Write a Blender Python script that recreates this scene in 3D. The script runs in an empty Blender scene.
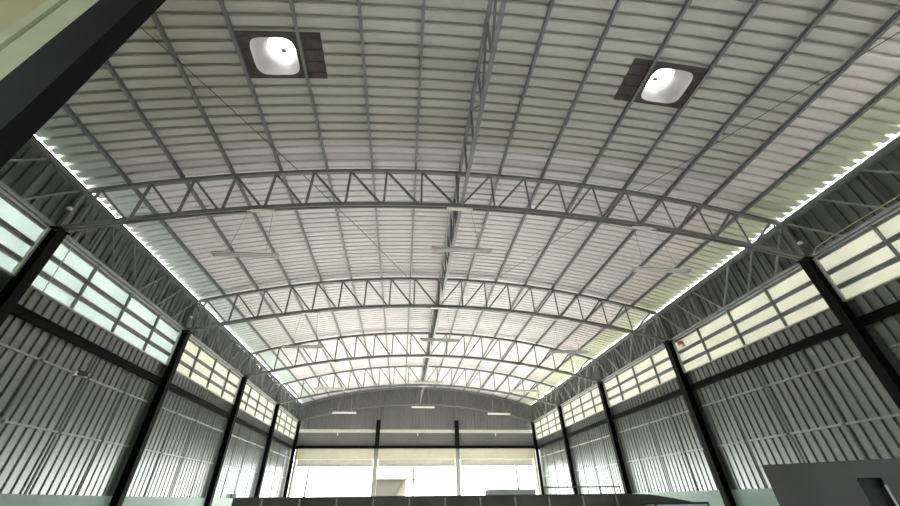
import bpy, math, random
from mathutils import Vector, Matrix
random.seed(7)
sc = bpy.context.scene
col = sc.collection
EYE = 1.6
XL, XR = -7.70, 10.03
XM = (XL + XR) / 2
HW = (XR - XL) / 2
T0, BAY = 7.17, 6.0
ZCOL = EYE + 4.83          # column top, bottom chord of the wall trusses
ZEAVE = EYE + 5.94         # eave chord
ZRIDGE = EYE + 7.20        # roof truss top chord at the ridge
ZRB = EYE + 6.02           # roof truss bottom chord at the ridge
Y_FRONT, Y_BACK = -4.83, 31.17
PI = math.pi


def arc_z(x, z_end, z_mid):
    rise = z_mid - z_end
    r = (HW * HW + rise * rise) / (2 * rise)
    return z_mid - r + math.sqrt(max(0.0, r * r - (x - XM) ** 2))


def top_z(x): return arc_z(x, ZEAVE, ZRIDGE)
def bot_z(x): return arc_z(x, ZCOL, ZRB)
def roof_z(x): return top_z(x) + 0.17


# ------------------------------------------------------------------ materials
def mat(name, color, rough=0.6, metal=0.0, var=0.12, scale=3.0, dirt=None, dirt_amt=0.0, trans=0.0, bump=0.0, stretch=(1, 1, 1)):
    m = bpy.data.materials.new(name)
    m.use_nodes = True
    nt = m.node_tree
    b = nt.nodes['Principled BSDF']
    b.inputs['Roughness'].default_value = rough
    b.inputs['Metallic'].default_value = metal
    if max(color) < 0.012: b.inputs['Specular IOR Level'].default_value = 0.15
    tc = nt.nodes.new('ShaderNodeTexCoord')
    mp = nt.nodes.new('ShaderNodeMapping')
    mp.inputs['Scale'].default_value = stretch
    nt.links.new(tc.outputs['Object'], mp.inputs['Vector'])
    n = nt.nodes.new('ShaderNodeTexNoise')
    n.inputs['Scale'].default_value = scale
    n.inputs['Detail'].default_value = 6
    nt.links.new(mp.outputs['Vector'], n.inputs['Vector'])
    r = nt.nodes.new('ShaderNodeValToRGB')
    r.color_ramp.elements[0].position = 0.3
    r.color_ramp.elements[1].position = 0.72
    c0 = [c * (1 - var) for c in color]
    c1 = [min(1, c * (1 + var)) for c in color]
    r.color_ramp.elements[0].color = (*c0, 1)
    r.color_ramp.elements[1].color = (*c1, 1)
    nt.links.new(n.outputs['Fac'], r.inputs['Fac'])
    out = r.outputs['Color']
    if dirt:
        n2 = nt.nodes.new('ShaderNodeTexNoise')
        n2.inputs['Scale'].default_value = scale * 0.23
        n2.inputs['Detail'].default_value = 8
        nt.links.new(mp.outputs['Vector'], n2.inputs['Vector'])
        r2 = nt.nodes.new('ShaderNodeValToRGB')
        r2.color_ramp.elements[0].position = 0.5
        r2.color_ramp.elements[1].position = 0.8
        r2.color_ramp.elements[1].color = (dirt_amt,) * 3 + (1,)
        nt.links.new(n2.outputs['Fac'], r2.inputs['Fac'])
        mx = nt.nodes.new('ShaderNodeMixRGB')
        mx.inputs['Color2'].default_value = (*dirt, 1)
        nt.links.new(r2.outputs['Color'], mx.inputs['Fac'])
        nt.links.new(out, mx.inputs['Color1'])
        out = mx.outputs['Color']
    nt.links.new(out, b.inputs['Base Color'])
    if bump:
        bp = nt.nodes.new('ShaderNodeBump')
        bp.inputs['Strength'].default_value = bump
        bp.inputs['Distance'].default_value = 0.01
        nt.links.new(n.outputs['Fac'], bp.inputs['Height'])
        nt.links.new(bp.outputs['Normal'], b.inputs['Normal'])
    if trans:
        t = nt.nodes.new('ShaderNodeBsdfTranslucent')
        nt.links.new(out, t.inputs['Color'])
        mxs = nt.nodes.new('ShaderNodeMixShader')
        mxs.inputs['Fac'].default_value = trans
        nt.links.new(b.outputs['BSDF'], mxs.inputs[1])
        nt.links.new(t.outputs['BSDF'], mxs.inputs[2])
        nt.links.new(mxs.outputs['Shader'], nt.nodes['Material Output'].inputs['Surface'])
    return m


M = {
    'roof': mat('roof_sheet', (0.86, 0.855, 0.845), 0.5, 0.0, 0.05, 0.8, (0.50, 0.48, 0.45), 0.6, stretch=(0.5, 3, 1)),
    'wall': mat('wall_sheet', (0.225, 0.24, 0.228), 0.29, 0.75, 0.10, 1.6, (0.17, 0.17, 0.155), 0.5, stretch=(1, 1, 0.25)),
    'gable': mat('gable_sheet', (0.17, 0.174, 0.168), 0.5, 0.0, 0.08, 1.2, stretch=(1, 1, 0.3)),
    'truss': mat('truss_paint', (0.20, 0.205, 0.19), 0.5, 0.0, 0.12, 4),
    'purlin': mat('purlin_galvanised', (0.26, 0.265, 0.26), 0.45, 0.1, 0.12, 3),
    'rail': mat('rail_galvanised', (0.34, 0.355, 0.34), 0.45, 0.0, 0.12, 3),
    'black': mat('black_paint', (0.005, 0.005, 0.0053), 0.75, 0.0, 0.25, 3),
    'stud': mat('stud_dark', (0.10, 0.105, 0.10), 0.55, 0.0, 0.15, 3),
    'plinth': mat('plinth_paint', (0.40, 0.55, 0.48), 0.7, 0.0, 0.08, 1.2, (0.35, 0.38, 0.34), 0.4),
    'floor': mat('floor_concrete', (0.60, 0.59, 0.56), 0.6, 0.0, 0.10, 0.7, (0.34, 0.33, 0.31), 0.6),
    'ground': mat('ground_concrete', (0.62, 0.61, 0.57), 0.9, 0.0, 0.08, 0.4),
    'pane': mat('louver_fibreglass', (0.84, 0.83, 0.75), 0.5, 0.0, 0.05, 1.5, trans=0.22),
    'pane_sky_tint': mat('louver_fibreglass_sky_tint', (0.79, 0.84, 0.82), 0.5, 0.0, 0.05, 1.5, trans=0.24),  # same pane with the cool tint of the outside light put into its colour
    'frame': mat('window_frame', (0.20, 0.215, 0.205), 0.5, 0.0, 0.12, 4),
    'frame_light': mat('window_frame_light', (0.55, 0.56, 0.52), 0.5, 0.0, 0.1, 4),
    'cream': mat('cream_paint', (0.62, 0.58, 0.44), 0.6, 0.0, 0.08, 1.5),
    'curtain': mat('shutter_curtain', (0.50, 0.49, 0.44), 0.5, 0.0, 0.08, 2),
    'olive': mat('olive_partition', (0.36, 0.33, 0.18), 0.75, 0.0, 0.10, 1.5),
    'jamb': mat('pale_green_jamb', (0.36, 0.38, 0.24), 0.7, 0.0, 0.10, 3),
    'lampbody': mat('lamp_enamel', (0.84, 0.81, 0.75), 0.4, 0.0, 0.06, 5),
    'tube': mat('lamp_tube', (0.88, 0.88, 0.86), 0.25, 0.0, 0.02, 5),
    'wire': mat('wire_dark', (0.10, 0.10, 0.095), 0.5, 0.3, 0.1, 5),
    'chain': mat('chain_pale', (0.55, 0.55, 0.52), 0.4, 0.2, 0.1, 5),
    'flash': mat('vent_flashing', (0.085, 0.07, 0.065), 0.7, 0.0, 0.3, 5),
    'neck': mat('vent_neck', (0.37, 0.345, 0.34), 0.7, 0.0, 0.03, 3),
    'dome': mat('vent_dome', (0.93, 0.94, 0.95), 0.4, 0.0, 0.02, 3, trans=0.5),
    'vane': mat('vent_vane', (0.45, 0.46, 0.47), 0.4, 0.3, 0.1, 4),
    'darkbody': mat('dark_steel_body', (0.065, 0.062, 0.055), 0.65, 0.0, 0.35, 2.2, (0.12, 0.13, 0.09), 0.6),
    'cabinet': mat('cabinet_grey', (0.05, 0.05, 0.049), 0.6, 0.0, 0.15, 2.5),
    'cabinet_dark': mat('cabinet_recess', (0.018, 0.018, 0.018), 0.7, 0.0, 0.2, 3),
    'pale': mat('pale_metal', (0.52, 0.56, 0.50), 0.6, 0.0, 0.1, 2),
    'kiosk': mat('kiosk_wall_shaded', (0.06, 0.058, 0.045), 0.8, 0.0, 0.1, 1.5),  # front face: its shade is put into this darker copy of the colour
    'kiosk_lit': mat('kiosk_lit', (0.16, 0.155, 0.12), 0.8, 0.0, 0.1, 1.5),  # same wall, lighter copy painted for the lit end face
    'post': mat('outside_post', (0.07, 0.07, 0.068), 0.6, 0.0, 0.1, 3),
    'jambgrey': mat('door_post_grey', (0.30, 0.30, 0.27), 0.6, 0.0, 0.1, 3),
    'rubber': mat('rubber', (0.025, 0.025, 0.025), 0.8, 0.0, 0.2, 4),
    'rim': mat('wheel_rim', (0.40, 0.40, 0.36), 0.5, 0.3, 0.1, 4),
    'glass': mat('reflective_board', (0.40, 0.48, 0.46), 0.2, 0.0, 0.08, 2),
    'yellow': mat('yellow_cable', (0.48, 0.46, 0.24), 0.6, 0.0, 0.1, 4),
    'red': mat('red_plastic', (0.45, 0.12, 0.07), 0.5, 0.0, 0.1, 4),
    'white': mat('white_plastic', (0.80, 0.80, 0.78), 0.4, 0.0, 0.03, 4),
}


def roof_material():
    m = M['roof']; nt = m.node_tree; b = nt.nodes['Principled BSDF']
    src = b.inputs['Base Color'].links[0].from_socket
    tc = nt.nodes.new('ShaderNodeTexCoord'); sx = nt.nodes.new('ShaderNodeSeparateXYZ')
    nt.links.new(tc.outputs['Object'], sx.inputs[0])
    # darker tone over the front bays, full tone beyond and on the right strips
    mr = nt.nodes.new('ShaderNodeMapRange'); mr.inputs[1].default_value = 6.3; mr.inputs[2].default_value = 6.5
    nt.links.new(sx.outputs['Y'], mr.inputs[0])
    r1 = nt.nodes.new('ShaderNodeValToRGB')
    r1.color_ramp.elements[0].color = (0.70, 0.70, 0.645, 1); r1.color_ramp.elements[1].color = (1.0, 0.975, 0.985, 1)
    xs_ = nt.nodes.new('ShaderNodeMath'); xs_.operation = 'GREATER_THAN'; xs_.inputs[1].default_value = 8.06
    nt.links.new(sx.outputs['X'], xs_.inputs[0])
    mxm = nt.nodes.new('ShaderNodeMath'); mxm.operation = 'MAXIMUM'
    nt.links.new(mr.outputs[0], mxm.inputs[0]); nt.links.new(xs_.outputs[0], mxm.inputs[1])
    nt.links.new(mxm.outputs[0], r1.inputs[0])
    # tint across the roof: greener outermost strips, a warmer strip inside the right one
    mx = nt.nodes.new('ShaderNodeMapRange'); mx.inputs[1].default_value = XL; mx.inputs[2].default_value = XR
    nt.links.new(sx.outputs['X'], mx.inputs[0])
    r2 = nt.nodes.new('ShaderNodeValToRGB'); r2.color_ramp.interpolation = 'CONSTANT'
    e = r2.color_ramp.elements
    e[0].color = (0.90, 1.0, 0.98, 1); e[1].position = (-6.85 - XL) / (XR - XL); e[1].color = (1, 1, 1, 1)
    for px, c in ((8.06, (1.0, 0.96, 0.93, 1)), (9.05, (0.94, 1.0, 0.80, 1))):
        k = e.new((px - XL) / (XR - XL)); k.color = c
    nt.links.new(mx.outputs[0], r2.inputs[0])
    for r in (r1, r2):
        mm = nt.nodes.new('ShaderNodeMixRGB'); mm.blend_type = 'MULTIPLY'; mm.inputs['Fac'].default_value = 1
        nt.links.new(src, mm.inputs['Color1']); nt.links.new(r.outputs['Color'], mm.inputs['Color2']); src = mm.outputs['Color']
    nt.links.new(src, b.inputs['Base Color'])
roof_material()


# ------------------------------------------------------------------ mesh builder
class MB:
    def __init__(s): s.v = []; s.f = []; s.smooth = False

    def add(s, vs, fs):
        b = len(s.v); s.v += [tuple(v) for v in vs]; s.f += [tuple(i + b for i in f) for f in fs]; return s

    def box(s, x0, x1, y0, y1, z0, z1):
        vs = [(x, y, z) for z in (z0, z1) for y in (y0, y1) for x in (x0, x1)]
        return s.add(vs, [(0, 2, 3, 1), (4, 5, 7, 6), (0, 1, 5, 4), (2, 6, 7, 3), (0, 4, 6, 2), (1, 3, 7, 5)])

    def bar(s, p, q, w, h, side=(0, 1, 0)):
        """rectangular bar p->q; w measured along `side`, h across it"""
        p, q = Vector(p), Vector(q); d = (q - p).normalized(); sd = Vector(side)
        sd = (sd - d * sd.dot(d))
        sd = sd.normalized() if sd.length > 1e-6 else d.orthogonal().normalized()
        n = d.cross(sd)
        vs = [c + sd * a * w / 2 + n * b * h / 2 for c in (p, q) for a, b in ((-1, -1), (1, -1), (1, 1), (-1, 1))]
        return s.add(vs, [(3, 2, 1, 0), (4, 5, 6, 7), (0, 1, 5, 4), (1, 2, 6, 5), (2, 3, 7, 6), (3, 0, 4, 7)])

    def angle(s, p, q, w, t=0.008, side=(0, 1, 0)):
        """L-section member"""
        p, q = Vector(p), Vector(q); d = (q - p).normalized(); sd = Vector(side)
        sd = (sd - d * sd.dot(d)).normalized(); n = d.cross(sd)
        pr = [(0, 0), (w, 0), (w, t), (t, t), (t, w), (0, w)]
        vs = [c + sd * (a - w / 2) + n * (b - w / 2) for c in (p, q) for a, b in pr]
        k = 6
        return s.add(vs, [tuple(range(k))[::-1], tuple(range(k, 2 * k))] + [(i, (i + 1) % k, k + (i + 1) % k, k + i) for i in range(k)])

    def sweep(s, pts, prof, axis=(0, 1, 0)):
        """closed profile [(along axis, along normal)] swept down pts"""
        pts = [Vector(p) for p in pts]; ax = Vector(axis); k = len(prof); rings = []
        for i, p in enumerate(pts):
            d = (pts[min(i + 1, len(pts) - 1)] - pts[max(i - 1, 0)]).normalized(); n = ax.cross(d).normalized()
            rings += [p + ax * a + n * b for a, b in prof]
        fs = [tuple(range(k))[::-1], tuple(range(len(rings) - k, len(rings)))]
        for i in range(len(pts) - 1):
            for j in range(k):
                a = i * k + j; b = i * k + (j + 1) % k; fs.append((a, b, b + k, a + k))
        return s.add(rings, fs)

    def tube(s, pts, r, n=8):
        pts = [Vector(p) for p in pts]; rings = []
        ref = Vector((0.31, 0.2, 0.93))
        for i, p in enumerate(pts):
            d = (pts[min(i + 1, len(pts) - 1)] - pts[max(i - 1, 0)]).normalized()
            a = d.cross(ref)
            a = a.normalized() if a.length > 1e-4 else d.orthogonal().normalized()
            b = d.cross(a)
            rings += [p + (a * math.cos(t) + b * math.sin(t)) * r for t in [2 * PI * k / n for k in range(n)]]
        fs = [tuple(range(n))[::-1], tuple(range(len(rings) - n, len(rings)))]
        for i in range(len(pts) - 1):
            for j in range(n):
                x = i * n + j; y = i * n + (j + 1) % n; fs.append((x, y, y + n, x + n))
        return s.add(rings, fs)

    def prism(s, poly, d0, d1, axis='y'):
        """closed polygon (a, b) extruded along axis"""
        k = len(poly)
        def P(a, b, d): return {'y': (a, d, b), 'x': (d, a, b), 'z': (a, b, d)}[axis]
        vs = [P(a, b, d0) for a, b in poly] + [P(a, b, d1) for a, b in poly]
        return s.add(vs, [tuple(range(k))[::-1], tuple(range(k, 2 * k))] + [(i, (i + 1) % k, k + (i + 1) % k, k + i) for i in range(k)])

    def build(s, name, m, parent=None, smooth=False):
        o_w = world_loc(parent) if parent else Vector((0, 0, 0))
        me = bpy.data.meshes.new(name)
        me.from_pydata([tuple(Vector(v) - o_w) for v in s.v], [], s.f)
        me.materials.append(M[m] if isinstance(m, str) else m)
        bmesh_normals(me)
        if smooth:
            for p in me.polygons: p.use_smooth = True
        o = bpy.data.objects.new(name, me); col.objects.link(o)
        if parent: o.parent = parent
        return o


def bmesh_normals(me):
    import bmesh
    bm = bmesh.new(); bm.from_mesh(me)
    bmesh.ops.recalc_face_normals(bm, faces=bm.faces)
    bm.to_mesh(me); bm.free(); me.update()


def world_loc(o):
    v = Vector((0, 0, 0))
    while o is not None:
        v += Vector(o.location); o = o.parent
    return v


def tag(o, label, cat=None, group=None, kind=None):
    o['label'] = label
    if cat: o['category'] = cat
    if group: o['group'] = group
    if kind: o['kind'] = kind
    return o


def thing(name, loc, label, cat, group=None):
    o = bpy.data.objects.new(name, None); col.objects.link(o); o.location = loc
    return tag(o, label, cat, group)


def struct(name, mb, m, label=None, parent=None):
    o = mb.build(name, m, parent)
    o['kind'] = 'structure'
    if label: o['label'] = label
    return o


KIDS = {}
def copy_tree(o, loc, label):
    kids = {}
    for x in bpy.data.objects:
        if x.parent: kids.setdefault(x.parent.name, []).append(x)
    def rec(a, par):
        c = a.copy(); col.objects.link(c)
        if par: c.parent = par
        for k in kids.get(a.name, []): rec(k, c)
        return c
    c = rec(o, None); c.location = loc; c['label'] = label
    return c


# ------------------------------------------------------------------ corrugated sheet profile
PITCH = 0.24
def prof_breaks(a0, a1, pitch=PITCH):
    """(coordinate, height) breaks of a trapezoid sheet: wide pan at 0, narrow rib at depth 1"""
    out = [(a0, None)]
    k0 = int(math.floor(a0 / pitch)) - 1; k1 = int(math.ceil(a1 / pitch)) + 1
    for k in range(k0, k1):
        b = k * pitch
        for f, hgt in ((0.0, 0), (0.69, 0), (0.74, 1), (0.95, 1)):
            if a0 < b + f * pitch < a1: out.append((b + f * pitch, hgt))
    out.append((a1, None))
    return [(a, prof_h(a, pitch)) for a, _ in out]


def prof_h(a, pitch=PITCH):
    f = (a / pitch) % 1.0
    if f < 0.69: return 0.0
    if f < 0.74: return (f - 0.69) / 0.05
    if f < 0.95: return 1.0
    return (1.0 - f) / 0.05


# ------------------------------------------------------------------ setting: roof
VENTS = [(-2.83, 4.12), (5.31, 4.12)]
HX, HY = 0.47, 0.43
def make_roof():
    ys = dict(prof_breaks(Y_FRONT - 0.3, Y_BACK + 0.55))
    for _, vy in VENTS:
        for y in (vy - HY, vy + HY): ys[y] = prof_h(y)
    ys = sorted(ys.items())
    xs = [XL - 0.045 + (XR - XL + 0.09) * i / 44 for i in range(45)]
    for vx, _ in VENTS: xs += [vx - HX, vx + HX]
    xs = sorted(xs)
    mb = MB()
    nx = len(xs)
    for y, h in ys:
        for x in xs: mb.v.append((x, y, roof_z(x) + 0.085 * h))
    for j in range(len(ys) - 1):
        yc = (ys[j][0] + ys[j + 1][0]) / 2
        for i in range(nx - 1):
            xc = (xs[i] + xs[i + 1]) / 2
            if any(abs(xc - vx) < HX and abs(yc - vy) < HY for vx, vy in VENTS): continue
            a = j * nx + i
            mb.f.append((a, a + 1, a + nx + 1, a + nx))
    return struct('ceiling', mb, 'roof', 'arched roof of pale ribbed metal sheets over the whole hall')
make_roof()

# floor and ground
struct('floor', MB().box(XL - 0.3, XR + 0.3, Y_FRONT, Y_BACK + 0.3, -0.12, 0), 'floor', 'pale concrete floor of the hall')
struct('ground', MB().box(-90, 90, -90, Y_FRONT, -0.14, -0.02).box(-90, 90, Y_BACK + 0.3, 110, -0.14, -0.02)
       .box(-90, XL - 0.3, Y_FRONT, Y_BACK + 0.3, -0.14, -0.02).box(XR + 0.3, 90, Y_FRONT, Y_BACK + 0.3, -0.14, -0.02),
       'ground', 'bright concrete yard outside the hall')


# ------------------------------------------------------------------ side walls
ZPL = EYE + 0.19      # plinth top
ZC0, ZC1 = EYE + 3.66, EYE + 4.80   # clerestory band
def sheet_wall(mb, sx, x, y0, y1, z0, z1):
    pts = prof_breaks(y0, y1)
    b = len(mb.v)
    for y, h in pts:
        xx = x + sx * 0.04 * h
        mb.v += [(xx, y, z0), (xx, y, z1)]
    for i in range(len(pts) - 1):
        a = b + 2 * i
        mb.f.append((a, a + 2, a + 3, a + 1))


for side, sx, X in (('left', -1, XL), ('right', 1, XR)):
    xs = X + sx * 0.088
    mb = MB()
    sheet_wall(mb, sx, xs, Y_FRONT, Y_BACK + 0.25, ZPL - 0.02, ZC0)
    ztop = EYE + 6.105
    sheet_wall(mb, sx, xs, Y_FRONT, Y_BACK + 0.25, ZC1 + 0.02, ztop)
    w = struct('wall_' + side, mb, 'wall', 'ribbed grey metal sheet wall on the %s side of the hall' % side)
    a, b = sorted((X + sx * 0.06, X + sx * 0.22))
    mb = MB().box(a, b, Y_FRONT, Y_BACK + 0.2, 0, ZPL)
    a, b = sorted((X + sx * 0.02, X + sx * 0.22))
    struct('plinth', mb, 'plinth', 'pale teal painted low masonry wall', w)

# ------------------------------------------------------------------ columns
NTH = ['nearest', 'second', 'third', 'fourth', 'farthest corner']
def h_column(name, x0, x1, y, z1, label, axis='x'):
    r = thing(name, ((x0 + x1) / 2, y, 0), label, 'column', 'black side columns')
    mb = MB(); lo, hi = min(x0, x1), max(x0, x1)
    mb.box(lo, lo + 0.014, y - 0.11, y + 0.11, 0.0, z1).box(hi - 0.014, hi, y - 0.11, y + 0.11, 0.0, z1)
    mb.box(lo + 0.014, hi - 0.014, y - 0.006, y + 0.006, 0.0, z1)
    mb.build('shaft', 'black', r)
    MB().box(lo - 0.06, hi + 0.06, y - 0.17, y + 0.17, 0.0, 0.025).build('base_plate', 'black', r)
    MB().box(lo - 0.02, hi + 0.02, y - 0.14, y + 0.14, z1, z1 + 0.03).build('cap_plate', 'black', r)
    g = MB()
    for zz in (EYE + 3.02, EYE + 3.21): g.box(lo + 0.014, hi - 0.014, y - 0.11, y + 0.11, zz - 0.006, zz + 0.006)
    g.build('stiffener', 'black', r)
    return r
for side, sx, X in (('left', -1, XL), ('right', 1, XR)):
    for i in range(5):
        y = T0 + BAY * i
        lab = ('black steel column at the far %s corner beside the door openings' % side) if i == 4 else \
            'black steel column on the %s wall, %s from the camera' % (side, ('first', 'second', 'third', 'fourth')[i])
        h_column('steel_column', X - sx * 0.16, X + sx * 0.055, y, ZCOL - 0.03, lab)

# ------------------------------------------------------------------ framing of the side walls, bay by bay
BAYN = ['before the first column', 'between the first and second columns', 'between the second and third columns',
        'between the third and fourth columns', 'between the fourth column and the far corner']
for side, sx, X in (('left', -1, XL), ('right', 1, XR)):
    for i in range(5):
        y0 = T0 + BAY * (i - 1) + (0.115 if i else 0.0); y1 = T0 + BAY * i - 0.115
        r = thing('wall_frame', (X, y0, ZPL), 'steel beam, rails and studs on the %s wall %s' % (side, BAYN[i]), 'wall frame', 'framing of the side walls')
        a, b = sorted((X - sx * 0.05, X + sx * 0.10)); c, d = (a, a + 0.012) if sx > 0 else (b - 0.012, b)
        mb = MB().box(a, b, y0, y1, EYE + 3.03, EYE + 3.045).box(a, b, y0, y1, EYE + 3.185, EYE + 3.20)
        m_ = (a + b) / 2
        mb.box(m_ - 0.006, m_ + 0.006, y0, y1, EYE + 3.045, EYE + 3.185)
        mb.build('main_beam', 'black', r)
        yst = [T0 + BAY * (i - 1) + 1.5 * k for k in range(5)]
        for k in (1, 2, 3):
            a, b = sorted((X + sx * 0.075, X + sx * 0.135))
            MB().box(a, b, yst[k] - 0.025, yst[k] + 0.025, ZPL, EYE + 3.03).build('stud', 'stud', r)
        for z in (EYE + 1.33, EYE + 2.50):
            for k in range(4):
                u = yst[k] + (0.05 if k else 0.30); v = yst[k + 1] - (0.05 if k < 3 else 0.30)
                a, b = sorted((X + sx * 0.05, X + sx * 0.135))
                rb = MB().prism([(a, z - 0.022), (b, z - 0.022), (b, z + 0.022), (a, z + 0.022)], u, v, 'y')
                rb.build('rail', 'rail', r)

# ------------------------------------------------------------------ clerestory windows
n = 0
for side, sx, X in (('left', -1, XL), ('right', 1, XR)):
    for i in range(5):
        n += 1
        y0 = T0 + BAY * (i - 1) + 0.10; y1 = T0 + BAY * i - 0.10
        a, b = sorted((X + sx * 0.04, X + sx * 0.12))
        fm = MB()
        yst = [T0 + BAY * (i - 1) + 1.5 * k for k in range(1, 4)]
        for k in yst: fm.box(a, b, k - 0.02, k + 0.02, ZC0, ZC1)
        r = struct('window_%d' % n, fm, 'frame', 'white louvred window band high on the %s wall %s' % (side, BAYN[i]))
        lt = MB().box(a, b, y0, y1, ZC1 - 0.015, ZC1 + 0.015)
        lt.box(a, b, y0 - 0.02, y0 + 0.03, ZC0 - 0.03, ZC1).box(a, b, y1 - 0.03, y1 + 0.02, ZC0 - 0.03, ZC1)
        lt.box(a, b, y0, y1, ZC0 - 0.035, ZC0 - 0.005)
        lt.build('border', 'frame_light', r)
        for z0, z1 in ((ZC0, ZC0 + 0.27), (ZC0 + 0.36, ZC0 + 0.65), (ZC0 + 0.74, ZC0 + 1.08)):
            bl = MB()
            xo = X + sx * 0.14; xi = X + sx * 0.10
            # slightly tilted blade with a folded lower lip
            poly = [(xi, z0), (xi + sx * 0.004, z0), (xo + sx * 0.004, z1), (xo, z1)]
            bl.prism(poly, y0, y1, 'y')
            bl.build('louver_blade', 'pane_sky_tint' if (side == 'left' and i < 2) else 'pane', r)
        rr = MB()
        for zz in (ZC0 + 0.27, ZC0 + 0.65): rr.box(*sorted((X + sx * 0.09, X + sx * 0.15)), y0, y1, zz, zz + 0.095)
        rr.box(*sorted((X + sx * 0.09, X + sx * 0.15)), y0, y1, ZC0 + 1.075, ZC1)
        rr.build('louver_rail', 'frame', r)

# ------------------------------------------------------------------ longitudinal trusses over the side walls
def wall_truss(side, sx, X, i, label):
    y0 = T0 + BAY * (i - 1); y1 = y0 + BAY
    r = thing('wall_truss', (X, y0, ZCOL), label, 'truss', 'trusses along the side walls')
    MB().box(X - 0.03, X + 0.03, y0 + 0.06, y1 - 0.06, ZCOL + 0.005, ZCOL + 0.055).build('bottom_chord', 'rail', r)
    MB().box(X - 0.05, X + 0.05, y0, y1, ZEAVE - 0.07, ZEAVE + 0.02).build('top_chord', 'truss', r)
    zb, zt = ZCOL + 0.035, ZEAVE - 0.0
    for k in range(1, 6):
        MB().angle((X, y0 + k, zb), (X, y0 + k, zt), 0.05).build('web_post', 'truss', r)
    for k in range(3):
        MB().angle((X, y0 + k + 0.05, zt), (X, y0 + k + 0.97, zb), 0.05).build('web_diagonal', 'rail', r)
        MB().angle((X, y1 - k - 0.05, zt), (X, y1 - k - 0.97, zb), 0.05).build('web_diagonal', 'rail', r)
    return r
for side, sx, X in (('left', -1, XL), ('right', 1, XR)):
    first = None
    for i in range(5):
        lab = 'zigzag steel truss atop the %s wall %s' % (side, BAYN[i])
        if first is None: first = wall_truss(side, sx, X, i, lab)
        else: copy_tree(first, (X, T0 + BAY * (i - 1), ZCOL), lab)

# ------------------------------------------------------------------ arched roof trusses
STEP = 0.942
def roof_truss(y, label):
    r = thing('roof_truss', (XM, y, ZCOL), label, 'truss', 'arched roof trusses across the hall')
    N = 40
    xs = [XL + (XR - XL) * k / N for k in range(N + 1)]
    MB().sweep([(x, y, top_z(x)) for x in xs], [(-0.05, -0.045), (0.05, -0.045), (0.05, 0.045), (-0.05, 0.045)]).build('top_chord', 'truss', r)
    mb = MB()
    for o in (-0.045, 0.045):
        mb.sweep([(x, y + o, bot_z(x)) for x in xs], [(-0.022, -0.05), (0.022, -0.05), (0.022, 0.05), (-0.022, 0.05)])
    mb.build('bottom_chord', 'truss', r)
    MB().bar((XM, y, bot_z(XM)), (XM, y, top_z(XM)), 0.06, 0.06).build('web_post', 'truss', r)
    for sg in (-1, 1):
        for k in range(1, 10):
            x = XM + sg * STEP * k
            xi = XM + sg * STEP * (k - 1)
            if k == 9:   # last post, at the eave
                x = XM + sg * (HW - 0.30)
            MB().angle((x, y, bot_z(x)), (x, y, top_z(x)), 0.05).build('web_post', 'truss', r)
            MB().angle((x, y, top_z(x)), (xi + sg * 0.05, y, bot_z(xi))  , 0.05).build('web_diagonal', 'truss', r)
    for X in (XL, XR):
        MB().bar((X, y, ZCOL), (X, y, ZEAVE), 0.07, 0.07).build('end_post', 'truss', r)
    for sg in (-1, 1):
        x = XM + sg * (HW - 0.12)
        MB().box(x - 0.14, x + 0.14, y - 0.006, y + 0.006, bot_z(x) - 0.06, bot_z(x) + 0.1).build('gusset_plate', 'truss', r)
    return r
ORD = ['nearest and largest of the arched roof trusses', 'second arched roof truss from the camera', 'third arched roof truss from the camera',
       'fourth arched roof truss from the camera', 'pale arched truss against the far gable wall']
tr0 = roof_truss(T0, 'grey steel lattice, ' + ORD[0])
for i in range(1, 5): copy_tree(tr0, (XM, T0 + BAY * i, ZCOL), 'grey steel lattice, ' + ORD[i])

# ------------------------------------------------------------------ ridge truss, bay by bay
def ridge_truss(i, label):
    y0 = T0 + BAY * (i - 1) + 0.08; y1 = T0 + BAY * i - 0.08
    zt, zb = ZRIDGE + 0.02, ZRB + 0.04
    x = XM + 0.08
    r = thing('ridge_truss', (x, y0, zb), label, 'truss', 'trusses along the ridge')
    MB().box(x - 0.04, x + 0.04, y0, y1, zt - 0.04, zt + 0.04).build('top_chord', 'purlin', r)
    MB().box(x - 0.04, x + 0.04, y0, y1, zb - 0.03, zb + 0.03).build('bottom_chord', 'purlin', r)
    L = (y1 - y0) / 6
    for k in range(1, 6):
        MB().angle((x, y0 + L * k, zb), (x, y0 + L * k, zt), 0.05, side=(1, 0, 0)).build('web_post', 'truss', r)
    for k in range(6):
        a, b = (zt, zb) if k < 3 else (zb, zt)
        MB().angle((x, y0 + L * k, a), (x, y0 + L * (k + 1), b), 0.05, side=(1, 0, 0)).build('web_diagonal', 'truss', r)
    return r
RB = ['before the nearest arched truss', 'between the first and second arched trusses', 'between the second and third arched trusses',
      'between the third and fourth arched trusses', 'between the fourth arched truss and the far gable']
rt0 = None
for i in range(5):
    lab = 'grey lattice beam along the ridge ' + RB[i]
    if rt0 is None: rt0 = ridge_truss(i, lab); rl = rt0.location.copy()
    else: copy_tree(rt0, (rl.x, rl.y + BAY * i, rl.z), lab)

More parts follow.
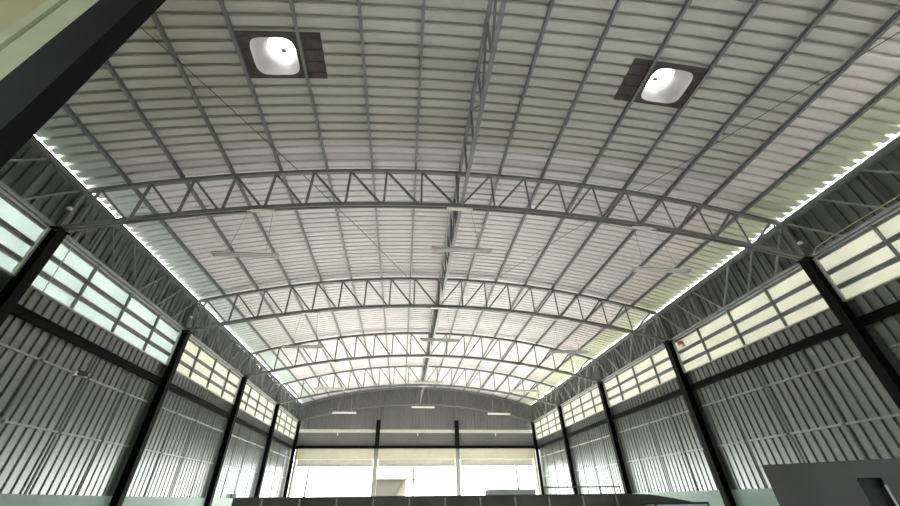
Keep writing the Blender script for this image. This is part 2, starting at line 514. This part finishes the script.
# ------------------------------------------------------------------ purlins
PX = [-6.85, -5.72, -4.58, -3.44, -2.29, -1.11, 0.05, 2.37, 3.55, 4.74, 5.86, 6.98, 8.06, 9.05]
WORD = ['first', 'second', 'third', 'fourth', 'fifth', 'sixth', 'seventh']
for k, x in enumerate(PX):
    left = x < XM
    nth = (6 - k) if left else (k - 7)
    lab = 'long grey roof purlin, %s to the %s of the ridge beam' % (WORD[nth], 'left' if left else 'right')
    sl = math.atan2(top_z(x + 0.1) - top_z(x - 0.1), 0.2)
    d, w, t = 0.115, 0.055, 0.006
    sg = 1 if left else -1
    pr = [(0, 0), (w, 0), (w, 0.018), (w - t, 0.018), (w - t, t), (t, t), (t, d - t), (w - t, d - t), (w - t, d - 0.018), (w, d - 0.018), (w, d), (0, d)]
    poly = []
    for a, b in pr:
        a = (a - w / 2) * sg; b = b - 0.0
        poly.append((x + a * math.cos(sl) - b * math.sin(sl), top_z(x) + 0.052 + a * math.sin(sl) + b * math.cos(sl)))
    tag(MB().prism(poly, Y_FRONT, Y_BACK + 0.3).build('roof_purlin', 'purlin'), lab, 'purlin', 'purlins under the roof sheets')
for side, sx, X in (('left', -1, XL), ('right', 1, XR)):
    x = X + sx * 0.02
    tag(MB().box(x - 0.03, x + 0.03, Y_FRONT, Y_BACK + 0.3, ZEAVE + 0.022, ZEAVE + 0.075).build('eave_purlin', 'truss'),
        'long steel eave purlin on top of the %s wall trusses' % side, 'purlin', 'eave purlins')

# bracing rods under the roof
for side, pts in (('left', [(-5.65, 1.9), (-4.45, 4.2), (-2.99, 7.1), (-1.55, 10.0), (-0.1, 13.0)]), ('right', [(8.45, 1.9), (7.45, 4.2), (6.17, 7.1), (4.78, 10.0), (3.4, 13.0)])):
    tag(MB().tube([(x, y, top_z(x) + 0.01) for x, y in pts], 0.009, 6).build('bracing_rod', 'wire'),
        'thin diagonal bracing rod under the %s half of the roof' % side, 'bracing rod', 'roof bracing rods')

# ------------------------------------------------------------------ roof ventilators
def superell(cx, cy, a, b, n, N=40):
    out = []
    for k in range(N):
        t = 2 * PI * k / N; c, s = math.cos(t), math.sin(t)
        out.append((cx + a * math.copysign(abs(c) ** (2 / n), c), cy + b * math.copysign(abs(s) ** (2 / n), s)))
    return out
for (vx, vy), side in zip(VENTS, ('left', 'right')):
    inward = 1 if vx < XM else -1
    r = thing('roof_ventilator', (vx, vy, roof_z(vx)), 'round white roof ventilator in a dark flashing, on the %s of the ridge' % side, 'ventilator', 'roof ventilators')
    # flashing: dark plate with a rounded opening, wider towards the ridge
    xo = vx - inward * 0.60; xi = vx + inward * 0.93
    y0, y1 = vy - 0.50, vy + 0.46
    N = 40
    hole = superell(vx, vy, 0.42, 0.385, 4.2, N)
    outer = []
    x0, x1 = min(xo, xi), max(xo, xi)
    for (hx, hy) in hole:
        dx, dy = hx - vx, hy - vy
        tx = ((x1 - vx) / dx if dx > 1e-6 else ((x0 - vx) / dx if dx < -1e-6 else 1e9))
        ty = ((y1 - vy) / dy if dy > 1e-6 else ((y0 - vy) / dy if dy < -1e-6 else 1e9))
        t = min(tx, ty); outer.append((vx + dx * t, vy + dy * t))
    # snap corners
    for cxn, cyn in ((x0, y0), (x0, y1), (x1, y0), (x1, y1)):
        j = min(range(N), key=lambda q: (outer[q][0] - cxn) ** 2 + (outer[q][1] - cyn) ** 2); outer[j] = (cxn, cyn)
    zz = lambda x, off: roof_z(x) + off
    fl = MB()
    for ring, off in ((hole, -0.012), (outer, -0.012), (outer, -0.004), (hole, -0.004)):
        fl.v += [(x, y, zz(x, off)) for x, y in ring]
    for q in range(4):
        for k in range(N):
            a = q * N + k; b = q * N + (k + 1) % N; c = ((q + 1) % 4) * N + (k + 1) % N; d = ((q + 1) % 4) * N + k
            fl.f.append((a, b, c, d))
    yy = y0 + 0.06
    for k in range(4):
        y = y0 + 0.12 + k * PITCH
        for xa, xb in ((x0 + 0.02, vx - 0.44), (vx + 0.44, x1 - 0.02)):
            fl.bar((xa, y, zz(xa, -0.018)), (xb, y, zz(xb, -0.018)), 0.03, 0.014)
    fl.build('flashing', 'flash', r)
    # neck: rounded square at the roof, circle at the throat
    nk = MB(); K = 10
    cxx, cyy, R0, H = vx + inward * 0.04, vy + 0.04, 0.27, 0.36
    circ = superell(cxx, cyy, R0, R0, 2, N)
    for q in range(K + 1):
        t = q / K; e = t * t * (3 - 2 * t)
        for (a, b), (c, d) in zip(hole, circ):
            nk.v.append((a + (c - a) * e, b + (d - b) * e, zz(a, -0.008) * (1 - t) + (zz(vx, 0) + H) * t))
    for q in range(K):
        for k in range(N):
            a = q * N + k; b = q * N + (k + 1) % N
            nk.f.append((a, b, b + N, a + N))
    nk.build('neck', 'neck', r, True)
    rg = MB(); zt = zz(vx, 0) + H
    rg.tube([(cxx + R0 * math.cos(t), cyy + R0 * math.sin(t), zt) for t in [2 * PI * k / 32 for k in range(33)]], 0.012, 6)
    rg.build('throat_ring', 'vane', r, True)
    dm = MB(); Q = 8
    for q in range(Q):
        ph = (PI / 2) * q / Q
        for k in range(N):
            t = 2 * PI * k / N; rr_ = (R0 + 0.08) * math.cos(ph)
            dm.v.append((cxx + rr_ * math.cos(t), cyy + rr_ * math.sin(t), zt + 0.10 + 0.30 * math.sin(ph)))
    dm.v.append((cxx, cyy, zt + 0.40)); tip = len(dm.v) - 1
    for q in range(Q - 1):
        for k in range(N):
            a = q * N + k; b = q * N + (k + 1) % N; dm.f.append((a, b, b + N, a + N))
    for k in range(N): dm.f.append(((Q - 1) * N + k, (Q - 1) * N + (k + 1) % N, tip))
    dm.build('dome', 'dome', r, True)
    vn = MB()
    vn.bar((cxx - R0, cyy + 0.05, zt + 0.05), (cxx + R0, cyy + 0.05, zt + 0.05), 0.02, 0.02)
    vn.box(cxx - 0.05, cxx + 0.05, cyy + 0.01, cyy + 0.09, zt + 0.04, zt + 0.07)
    vn.build('bearing', 'vane', r)

# ------------------------------------------------------------------ hanging batten lamps
def lamp(x, y, label):
    zl = bot_z(x) - 1.32; L = 1.42
    r = thing('batten_lamp', (x, y, zl), label, 'hanging lamp', 'batten lamps hung from the roof trusses')
    # body: trapezoid channel
    MB().prism([(y - 0.035, zl + 0.06), (y + 0.035, zl + 0.06), (y + 0.07, zl + 0.0), (y - 0.07, zl + 0.0)], x - L / 2, x + L / 2, 'x').build('housing', 'lampbody', r)
    for o in (-0.035, 0.035):
        MB().tube([(x - L / 2 + 0.05, y + o, zl - 0.022), (x + L / 2 - 0.05, y + o, zl - 0.022)], 0.014, 8).build('lamp_tube', 'tube', r, True)
    for s in (-1, 1):
        xx = x + s * (L / 2 - 0.03)
        MB().box(xx - 0.02, xx + 0.02, y - 0.06, y + 0.06, zl - 0.045, zl).build('lamp_holder', 'lampbody', r)
        a = x + s * 0.42; b = x + s * 0.28
        MB().tube([(a, y, zl + 0.06), (b, y, bot_z(b) - 0.07)], 0.006, 6).build('hanger_chain', 'chain', r)
    MB().box(x - 0.33, x + 0.33, y - 0.05, y + 0.05, bot_z(x) - 0.085, bot_z(x) - 0.052).build('mounting_plate', 'lampbody', r)
    return r
LX = [(-3.60, 'left'), (1.20, 'middle'), (5.98, 'right')]
LROW = ['hanging under the nearest arched truss', 'hanging under the second arched truss', 'hanging under the third arched truss', 'hanging before the far gable wall']
for i in range(4):
    for x, s in LX:
        lamp(x, T0 + BAY * i, 'pale batten lamp %s, %s of three' % (LROW[i], s))

# ------------------------------------------------------------------ far gable wall
ZB_BEAM = EYE + 3.06
gw = MB()
def gable_sheet(mb, x0, x1, y, z0, zf, dep):
    pts = prof_breaks(x0, x1); b = len(mb.v)
    for x, h in pts: mb.v += [(x, y + dep * h, z0), (x, y + dep * h, zf(x))]
    for i in range(len(pts) - 1):
        a = b + 2 * i; mb.f.append((a, a + 2, a + 3, a + 1))
gable_sheet(gw, XL - 0.15, XR + 0.15, Y_BACK + 0.30, EYE + 4.31, lambda x: roof_z(min(max(x, XL), XR)) + 0.03, 0.04)
gw.box(XL - 0.15, XR + 0.15, Y_BACK + 0.16, Y_BACK + 0.19, EYE + 3.05, EYE + 4.12)
struct('wall_back', gw, 'gable', 'grey ribbed gable wall above the far door openings')
r = thing('gable_rail', (XM, Y_BACK + 0.1, EYE + 4.1), 'pale horizontal rail across the far gable wall', 'rail')
MB().prism([(Y_BACK + 0.13, EYE + 4.10), (Y_BACK + 0.155, EYE + 4.10), (Y_BACK + 0.29, EYE + 4.335), (Y_BACK + 0.265, EYE + 4.335)], XL + 0.1, XR - 0.1, 'x').build('rail', 'lampbody', r)
for x in (-4.75, 1.12, 7.0):
    MB().box(x - 0.04, x + 0.04, Y_BACK + 0.06, Y_BACK + 0.13, EYE + 3.9, EYE + 4.25).build('rail_clip', 'white', r)
tag(MB().box(XL + 0.20, XR - 0.20, Y_BACK - 0.1, Y_BACK + 0.12, ZB_BEAM, ZB_BEAM + 0.2).build('lintel_beam', 'black'),
    'long dark steel lintel beam over the far door openings', 'beam', kind='thing')
GX = [-1.83, 4.05]
for x, s in zip(GX, ('left', 'right')):
    r = thing('gable_column', (x, Y_BACK, 0), 'dark steel column on the far gable, %s of the two' % s, 'column', 'far gable columns')
    MB().box(x - 0.15, x + 0.15, Y_BACK - 0.12, Y_BACK - 0.105, ZB_BEAM + 0.204, EYE + 4.92).box(x - 0.15, x + 0.15, Y_BACK + 0.06, Y_BACK + 0.075, ZB_BEAM + 0.204, EYE + 4.92)\
        .box(x - 0.005, x + 0.005, Y_BACK - 0.105, Y_BACK + 0.06, ZB_BEAM + 0.204, EYE + 4.92).build('shaft', 'black', r)
    MB().box(x - 0.045, x + 0.045, Y_BACK + 0.06, Y_BACK + 0.12, EYE + 4.92, top_z(x) - 0.05).build('upper_post', 'truss', r)
    MB().box(x - 0.16, x + 0.16, Y_BACK - 0.05, Y_BACK + 0.12, 0, ZB_BEAM - 0.004).build('door_post', 'jambgrey', r)
edges = [(XL + 0.41, GX[0] - 0.17), (GX[0] + 0.17, GX[1] - 0.17), (GX[1] + 0.17, XR - 0.41)]
for (a, b), s in zip(edges, ('left', 'middle', 'right')):
    r = thing('roller_shutter', ((a + b) / 2, Y_BACK, EYE + 2.0), 'cream rolled-up shutter over the %s far door opening' % s, 'roller shutter', 'roller shutters over the far doors')
    MB().prism([(Y_BACK - 0.35, EYE + 2.40), (Y_BACK + 0.1, EYE + 2.40), (Y_BACK + 0.1, EYE + 3.05), (Y_BACK - 0.28, EYE + 3.05), (Y_BACK - 0.35, EYE + 2.98)], a, b, 'x').build('hood', 'cream', r)
    cu = MB()
    pts = []
    z = EYE + 2.04
    while z < EYE + 2.42:
        pts += [(Y_BACK, z), (Y_BACK - 0.02, z + 0.03), (Y_BACK, z + 0.06)]; z += 0.075
    poly = pts + [(Y_BACK + 0.02, z), (Y_BACK + 0.02, EYE + 2.04)]
    cu.prism(poly, a + 0.02, b - 0.02, 'x')
    cu.build('curtain', 'curtain', r)
    MB().box(a + 0.02, b - 0.02, Y_BACK - 0.035, Y_BACK + 0.045, EYE + 1.98, EYE + 2.04).build('bottom_bar', 'curtain', r)
for x, s in ((XL + 0.32, 'left'), (XR - 0.32, 'right')):
    tag(MB().box(x - 0.08, x + 0.08, Y_BACK - 0.16, Y_BACK - 0.12 + 0.2, 0, EYE + 3.05).build('door_jamb', 'cream' if s == 'right' else 'jambgrey'),
        'tall jamb at the far %s end of the door openings' % s, 'jamb', kind='thing')

# ------------------------------------------------------------------ outside the far doors
for x, s in ((-6.75, 'left'), (0.93, 'middle'), (8.75, 'right')):
    tag(MB().box(x - 0.07, x + 0.07, 32.9, 33.04, -0.02, 5.6).build('yard_post', 'post'), 'slender grey post outside the %s far door opening' % s, 'post', 'posts outside the far doors')
r = thing('gate_kiosk', (-1.2, 36, -0.02), 'pale drab kiosk with sloping end under a thin flat roof, outside the middle door', 'kiosk')
MB().prism([(-1.95, -0.02), (-0.45, -0.02), (-0.45, EYE + 0.3), (0.30, EYE + 1.38), (-1.95, EYE + 1.38)], 36.0, 38.0, 'y').build('body', 'kiosk', r)
MB().prism([(-0.44, EYE + 0.3), (0.31, EYE + 1.38), (0.42, EYE + 1.38), (0.42, -0.02), (-0.44, -0.02)], 36.25, 37.8, 'y').build('end_panel', 'kiosk_lit', r)
MB().box(-1.97, 1.63, 35.8, 38.2, EYE + 1.38, EYE + 1.48).build('roof_slab', 'post', r)

# ------------------------------------------------------------------ near partition and column, front gable
cx_, cy_ = -2.46, 1.66
r = thing('box_column', (cx_, cy_, 0), 'wide black column close to the camera at the upper left', 'column')
MB().box(-2.70, -2.395, cy_ - 0.07, cy_ + 0.07, 0, roof_z(cx_) - 0.02).build('shaft', 'black', r)
MB().box(cx_ - 0.17, cx_ + 0.17, cy_ - 0.16, cy_ + 0.16, 0, 0.02).build('base_plate', 'black', r)
pw = MB()
pw.prism([(XL - 0.1, 0), (-3.08, 0), (-3.08, roof_z(-3.08) - 0.13)] + [(x, roof_z(x) - 0.13) for x in (-4.2, -5.3, -6.4, XL - 0.1)], 1.64, 1.76, 'y')
struct('wall_front', pw, 'olive', 'olive panel wall beside the near black column')
jb = MB().box(-3.08, -2.99, 1.60, 1.76, 0, roof_z(-3) - 0.13).box(-2.99, -2.93, 1.63, 1.76, 0, roof_z(-3) - 0.13).box(-2.93, -2.715, 1.60, 1.76, 0, roof_z(-3) - 0.13)
struct('trim_1', jb, 'jamb', 'pale green upright trim between the olive wall and the near black column')
fw_ = MB()
DX0, DX1, DZ = -1.0, 3.5, 3.2  # unseen door opening, sized to set how much daylight enters
zf = lambda x: roof_z(min(max(x, XL), XR)) + 0.03
for x0, x1, z0 in ((XL - 0.15, DX0, 0), (DX0, DX1, DZ), (DX1, XR + 0.15, 0)):
    gable_sheet(fw_, x0, x1, Y_FRONT - 0.05, z0, zf, -0.04)
struct('wall_rear', fw_, 'gable', 'ribbed metal gable behind the camera with an unseen door opening sized for daylight')

# ------------------------------------------------------------------ dark trailer and yard things near the floor
ty = 9.0
tx0, tx1 = -3.16, 4.75
r = thing('dropside_trailer', ((tx0 + tx1) / 2, ty + 1, 0), 'long dark dropside trailer with pale upright stakes, standing across the hall', 'trailer')
zt = EYE + 0.085
MB().box(tx0, tx1, ty, ty + 0.05, 0.95, zt).build('side_panel', 'darkbody', r)
MB().box(tx0, tx1, ty + 2.2, ty + 2.25, 0.95, zt).build('side_panel', 'darkbody', r)
MB().box(tx0, tx0 + 0.05, ty + 0.05, ty + 2.2, 0.95, zt).build('end_panel', 'darkbody', r)
MB().box(tx1 - 0.05, tx1, ty + 0.05, ty + 2.2, 0.95, zt).build('end_panel', 'darkbody', r)
MB().box(tx0, tx1, ty, ty + 2.25, 0.80, 0.95).build('deck', 'darkbody', r)
x = tx0 + 0.55
while x < tx1 - 0.2:
    MB().box(x - 0.015, x + 0.015, ty - 0.03, ty, 0.85, zt - 0.03).build('stake', 'jambgrey', r)
    x += 0.70
for x in (-2.0, -1.0, 3.1, 4.0):
    for y in (ty + 0.35, ty + 1.9):
        w = MB(); N = 28
        prof = [(-0.11, 0.24), (-0.12, 0.34), (-0.09, 0.40), (0.09, 0.40), (0.12, 0.34), (0.11, 0.24)]
        for k in range(N):
            t = 2 * PI * k / N
            w.v += [(x + rr2 * math.cos(t), y + a, 0.40 + rr2 * math.sin(t)) for a, rr2 in prof]
        for k in range(N):
            for j in range(6):
                a = k * 6 + j; b = k * 6 + (j + 1) % 6; c = ((k + 1) % N) * 6
                w.f.append((a, b, c + (j + 1) % 6, c + j))
        wo = w.build('wheel', 'rubber', r, True)
        hb = MB()
        hb.prism([(x + 0.25 * math.cos(2 * PI * k / 20), 0.40 + 0.25 * math.sin(2 * PI * k / 20)) for k in range(20)], y - 0.07, y + 0.07, 'y')
        hb.build('wheel_rim', 'rim', wo)
MB().box(tx0 + 0.3, tx1 - 0.3, ty + 0.7, ty + 0.85, 0.55, 0.80).build('chassis_beam', 'darkbody', r)
MB().box(tx0 + 0.3, tx1 - 0.3, ty + 1.4, ty + 1.55, 0.55, 0.80).build('chassis_beam', 'darkbody', r)
# rail standing on the trailer side
gr = MB().tube([(2.95, ty + 0.1, EYE + 0.205), (4.60, ty + 0.1, EYE + 0.205)], 0.012, 8)
for x in (2.97, 3.2, 3.7, 4.15, 4.58): gr.tube([(x, ty + 0.1, EYE - 0.4), (x, ty + 0.1, EYE + 0.205)], 0.010, 6)
gr.build('guard_rail', 'wire', r)
# low pale crate on the trailer
tag(MB().box(1.89, 2.88, ty + 0.45, ty + 1.0, 0.955, EYE + 0.185).build('pale_crate', 'pale'), 'low grey green crate showing over the trailer side', 'crate')
# sloping tarpaulin heap at the right of the trailer
tp = MB()
prof = [(4.80, 1.60 + 0.08), (5.2, 1.60 + 0.07), (5.7, 1.60 + 0.0), (6.3, 1.60 - 0.10), (6.9, 1.60 - 0.26), (7.3, 1.0), (7.5, 0.0), (4.80, 0.0)]
tp.prism(prof, 9.1, 10.9, 'y')
tag(tp.build('tarpaulin_heap', 'darkbody'), 'dark tarpaulin heap sloping down to the right beside the trailer', 'tarpaulin')
# spare tyre standing by the trailer end, upper rim showing
w = MB(); N = 36; cxx, czz, yy = 4.30, EYE - 0.06 - 0.77, 7.6
prof = [(-0.13, 0.46), (-0.14, 0.66), (-0.10, 0.77), (0.10, 0.77), (0.14, 0.66), (0.13, 0.46)]
r = thing('big_tyre', (cxx, yy, czz - 0.77), 'round tyre with a pale rim, its top showing before the right end of the trailer', 'tyre')
for k in range(N):
    t = 2 * PI * k / N
    w.v += [(cxx + q * math.cos(t), yy + a, czz + q * math.sin(t)) for a, q in prof]
for k in range(N):
    for j in range(6):
        a = k * 6 + j; b = k * 6 + (j + 1) % 6; c = ((k + 1) % N) * 6
        w.f.append((a, b, c + (j + 1) % 6, c + j))
w.build('tread', 'rubber', r, True)
MB().tube([(cxx + 0.735 * math.cos(2 * PI * k / 36), yy - 0.125, czz + 0.735 * math.sin(2 * PI * k / 36)) for k in range(37)], 0.02, 6).build('rim', 'rim', r, True)
# framed glossy board
bx0, bx1, by = 3.46, 4.23, 6.0
r = thing('framed_board', ((bx0 + bx1) / 2, by, 0), 'glossy grey board in a thin black frame, low in front of the dark tarpaulin', 'board')
MB().box(bx0 + 0.02, bx1 - 0.02, by - 0.008, by + 0.012, 0.72, EYE - 0.07).build('panel', 'glass', r)
f = MB().box(bx0, bx1, by - 0.015, by + 0.02, EYE - 0.07, EYE - 0.045).box(bx0, bx1, by - 0.015, by + 0.02, 0.69, 0.72)
f.box(bx0, bx0 + 0.02, by - 0.015, by + 0.02, 0.72, EYE - 0.07).box(bx1 - 0.02, bx1, by - 0.015, by + 0.02, 0.72, EYE - 0.07)
f.build('frame', 'rubber', r)
for x in (bx0 + 0.1, bx1 - 0.1):
    MB().box(x - 0.02, x + 0.02, by - 0.01, by + 0.015, 0, 0.69).box(x - 0.02, x + 0.02, by - 0.25, by + 0.25, 0, 0.03).build('leg', 'rubber', r)

# dark steel cabinet at the lower right
A = Vector((3.96, 4.51, 0)); D = Vector((0.75, -0.79, 0)).normalized(); Nn = Vector((D.y, -D.x, 0)) * -1
if Nn.dot(A) < 0: Nn = -Nn
def cab(mb, s0, s1, n0, n1, z0, z1):
    vs = [A + D * s + Nn * n_ + Vector((0, 0, z)) for z in (z0, z1) for n_ in (n0, n1) for s in (s0, s1)]
    return mb.add(vs, [(0, 2, 3, 1), (4, 5, 7, 6), (0, 1, 5, 4), (2, 6, 7, 3), (0, 4, 6, 2), (1, 3, 7, 5)])
r = thing('steel_cabinet', A + D * 0.9 + Nn * 0.3, 'tall dark grey steel cabinet at the lower right', 'cabinet')
ct = EYE + 0.285
mb = MB(); cab(mb, 0, 0.70, 0, 0.6, 0.08, ct); cab(mb, 0.70, 0.88, 0.14, 0.6, 0.08, ct); cab(mb, 0.88, 1.9, 0, 0.6, 0.08, ct)
cab(mb, 0.70, 0.88, 0, 0.14, EYE + 0.14, ct)
mb.build('body', 'cabinet', r)
mb = MB(); cab(mb, 0.705, 0.875, 0.125, 0.138, 0.1, EYE + 0.14); mb.build('recess', 'cabinet_dark', r)
mb = MB(); cab(mb, 0.868, 0.885, -0.006, 0.006, 0.1, EYE + 0.085); mb.build('edge_strip', 'rail', r)
mb = MB()
for s in (0.03, 0.66, 1.0, 1.83): cab(mb, s, s + 0.06, 0.03, 0.09, 0, 0.08); cab(mb, s, s + 0.06, 0.5, 0.56, 0, 0.08)
mb.build('feet', 'cabinet_dark', r)

# ------------------------------------------------------------------ small fittings
def bracket_light(x, y, z, sx, label):
    r = thing('small_fitting', (x, y, z), label, 'fitting', 'small white fittings above the columns')
    MB().box(*sorted((x + sx * 0.10, x + sx * 0.14)), y - 0.03, y + 0.03, z - 0.12, z + 0.03).build('mount', 'frame', r)
    MB().tube([(x + sx * 0.12, y, z), (x - sx * 0.02, y, z - 0.01)], 0.012, 6).build('arm', 'frame', r)
    m = MB(); m.prism([(y - 0.05, z - 0.03), (y + 0.05, z - 0.03), (y + 0.035, z + 0.03), (y - 0.035, z + 0.03)], min(x, x - sx * 0.07), max(x, x - sx * 0.07), 'x')
    m.build('head', 'white', r)
bracket_light(XL, 7.07, EYE + 5.36, -1, 'small white fitting on the left wall above the first column')
bracket_light(XL, 13.11, EYE + 5.33, -1, 'small white fitting on the left wall above the second column')
bracket_light(XR, 7.06, EYE + 5.26, 1, 'small white fitting on the right wall above the first column')
r = thing('security_camera', (XL, 9.73, EYE + 2.5), 'small black and white camera on the left wall rail', 'camera')
MB().box(XL - 0.05, XL + 0.02, 9.62, 9.70, EYE + 2.44, EYE + 2.54).build('mount', 'white', r)
MB().prism([(9.70, EYE + 2.47), (9.98, EYE + 2.50), (9.98, EYE + 2.58), (9.70, EYE + 2.56)], XL - 0.03, XL + 0.06, 'x').build('body', 'rubber', r)
MB().box(XL - 0.02, XL + 0.05, 9.98, 10.01, EYE + 2.505, EYE + 2.575).build('lens_ring', 'white', r)
r = thing('alarm_beacon', (XR, 12.55, EYE + 4.5), 'small red and white beacon beside the second right column', 'beacon')
MB().box(XR - 0.08, XR + 0.06, 12.48, 12.60, EYE + 4.42, EYE + 4.50).build('base', 'white', r)
MB().box(XR - 0.08, XR + 0.04, 12.49, 12.66, EYE + 4.50, EYE + 4.62).build('lens', 'red', r)
tag(MB().tube([(XR - 0.10, 6.95, EYE + 4.80), (XR - 0.11, 6.75, EYE + 4.92), (XR - 0.10, 6.3, EYE + 4.95), (XR - 0.10, 4.5, EYE + 4.94), (XR - 0.10, 2.0, EYE + 4.96)], 0.012, 8).build('yellow_cable', 'yellow', None, True),
    'yellow cable running along the top of the right window band near the camera', 'cable')
tag(MB().tube([(XL + 0.06, 7.62, EYE + 5.1), (XL + 0.05, 7.66, EYE + 4.4), (XL + 0.05, 7.70, EYE + 3.6)], 0.010, 6).build('hanging_wire', 'chain'),
    'thin wire hanging across the left window band beside the first column', 'wire')
tag(MB().box(XL - 0.06, XL + 0.12, 21.9, 23.6, ZPL, ZPL + 0.16).build('ledge_box', 'pale'), 'long pale box on the left wall ledge before the fourth column', 'box')

# ------------------------------------------------------------------ camera
f_, p_, y_, r_ = 369.0358, 0.6365273, 0.0913641, -0.0115995
cp, sp, cy, sy = math.cos(p_), math.sin(p_), math.cos(y_), math.sin(y_)
fwd = Vector((sy * cp, cy * cp, sp)); rt = Vector((cy, -sy, 0)); up = rt.cross(fwd)
c, s = math.cos(r_), math.sin(r_)
R_, U_ = rt * c + up * s, up * c - rt * s
cam = bpy.data.cameras.new('camera'); co = bpy.data.objects.new('camera', cam); col.objects.link(co)
m4 = Matrix(((R_.x, U_.x, -fwd.x, 0), (R_.y, U_.y, -fwd.y, 0), (R_.z, U_.z, -fwd.z, EYE), (0, 0, 0, 1)))
co.matrix_world = m4
cam.sensor_width = 36; cam.lens = f_ / 900 * 36
cam.shift_x = 11.39 / 900; cam.shift_y = -24.935 / 900
cam.clip_start = 0.05; cam.clip_end = 500
sc.camera = co

# ------------------------------------------------------------------ light
w = bpy.data.worlds.new('world'); sc.world = w; w.use_nodes = True
bg = w.node_tree.nodes['Background']
bg.inputs['Color'].default_value = (0.93, 0.98, 1.0, 1)
bg.inputs['Strength'].default_value = 1.0
try:
    w.cycles.sampling_method = 'AUTOMATIC'
except Exception: pass
sl = bpy.data.lights.new('sun', 'SUN'); sl.energy = 4.2; sl.angle = math.radians(2); sl.color = (1.0, 0.97, 0.92)
so = bpy.data.objects.new('sun', sl); col.objects.link(so)
so.rotation_euler = Vector((0.06, -0.96, -0.25)).to_track_quat('-Z', 'Y').to_euler()
def portal(loc, rot, sx, sy):
    l = bpy.data.lights.new('portal', 'AREA'); l.shape = 'RECTANGLE'; l.size = sx; l.size_y = sy
    l.cycles.is_portal = True
    o = bpy.data.objects.new('portal', l); col.objects.link(o); o.location = loc; o.rotation_euler = rot
portal((XM, Y_BACK + 0.35, 1.8), (-PI / 2, 0, 0), XR - XL, 3.7)
portal(((DX0 + DX1) / 2, Y_FRONT - 0.15, DZ / 2), (PI / 2, 0, 0), DX1 - DX0, DZ)

sc.view_settings.view_transform = 'Standard'
sc.view_settings.look = 'None'
sc.view_settings.exposure = 3.5
sc.view_settings.gamma = 1
sc.view_settings.use_curve_mapping = False
sc.cycles.max_bounces = 14
sc.cycles.diffuse_bounces = 8
sc.cycles.use_denoising = True
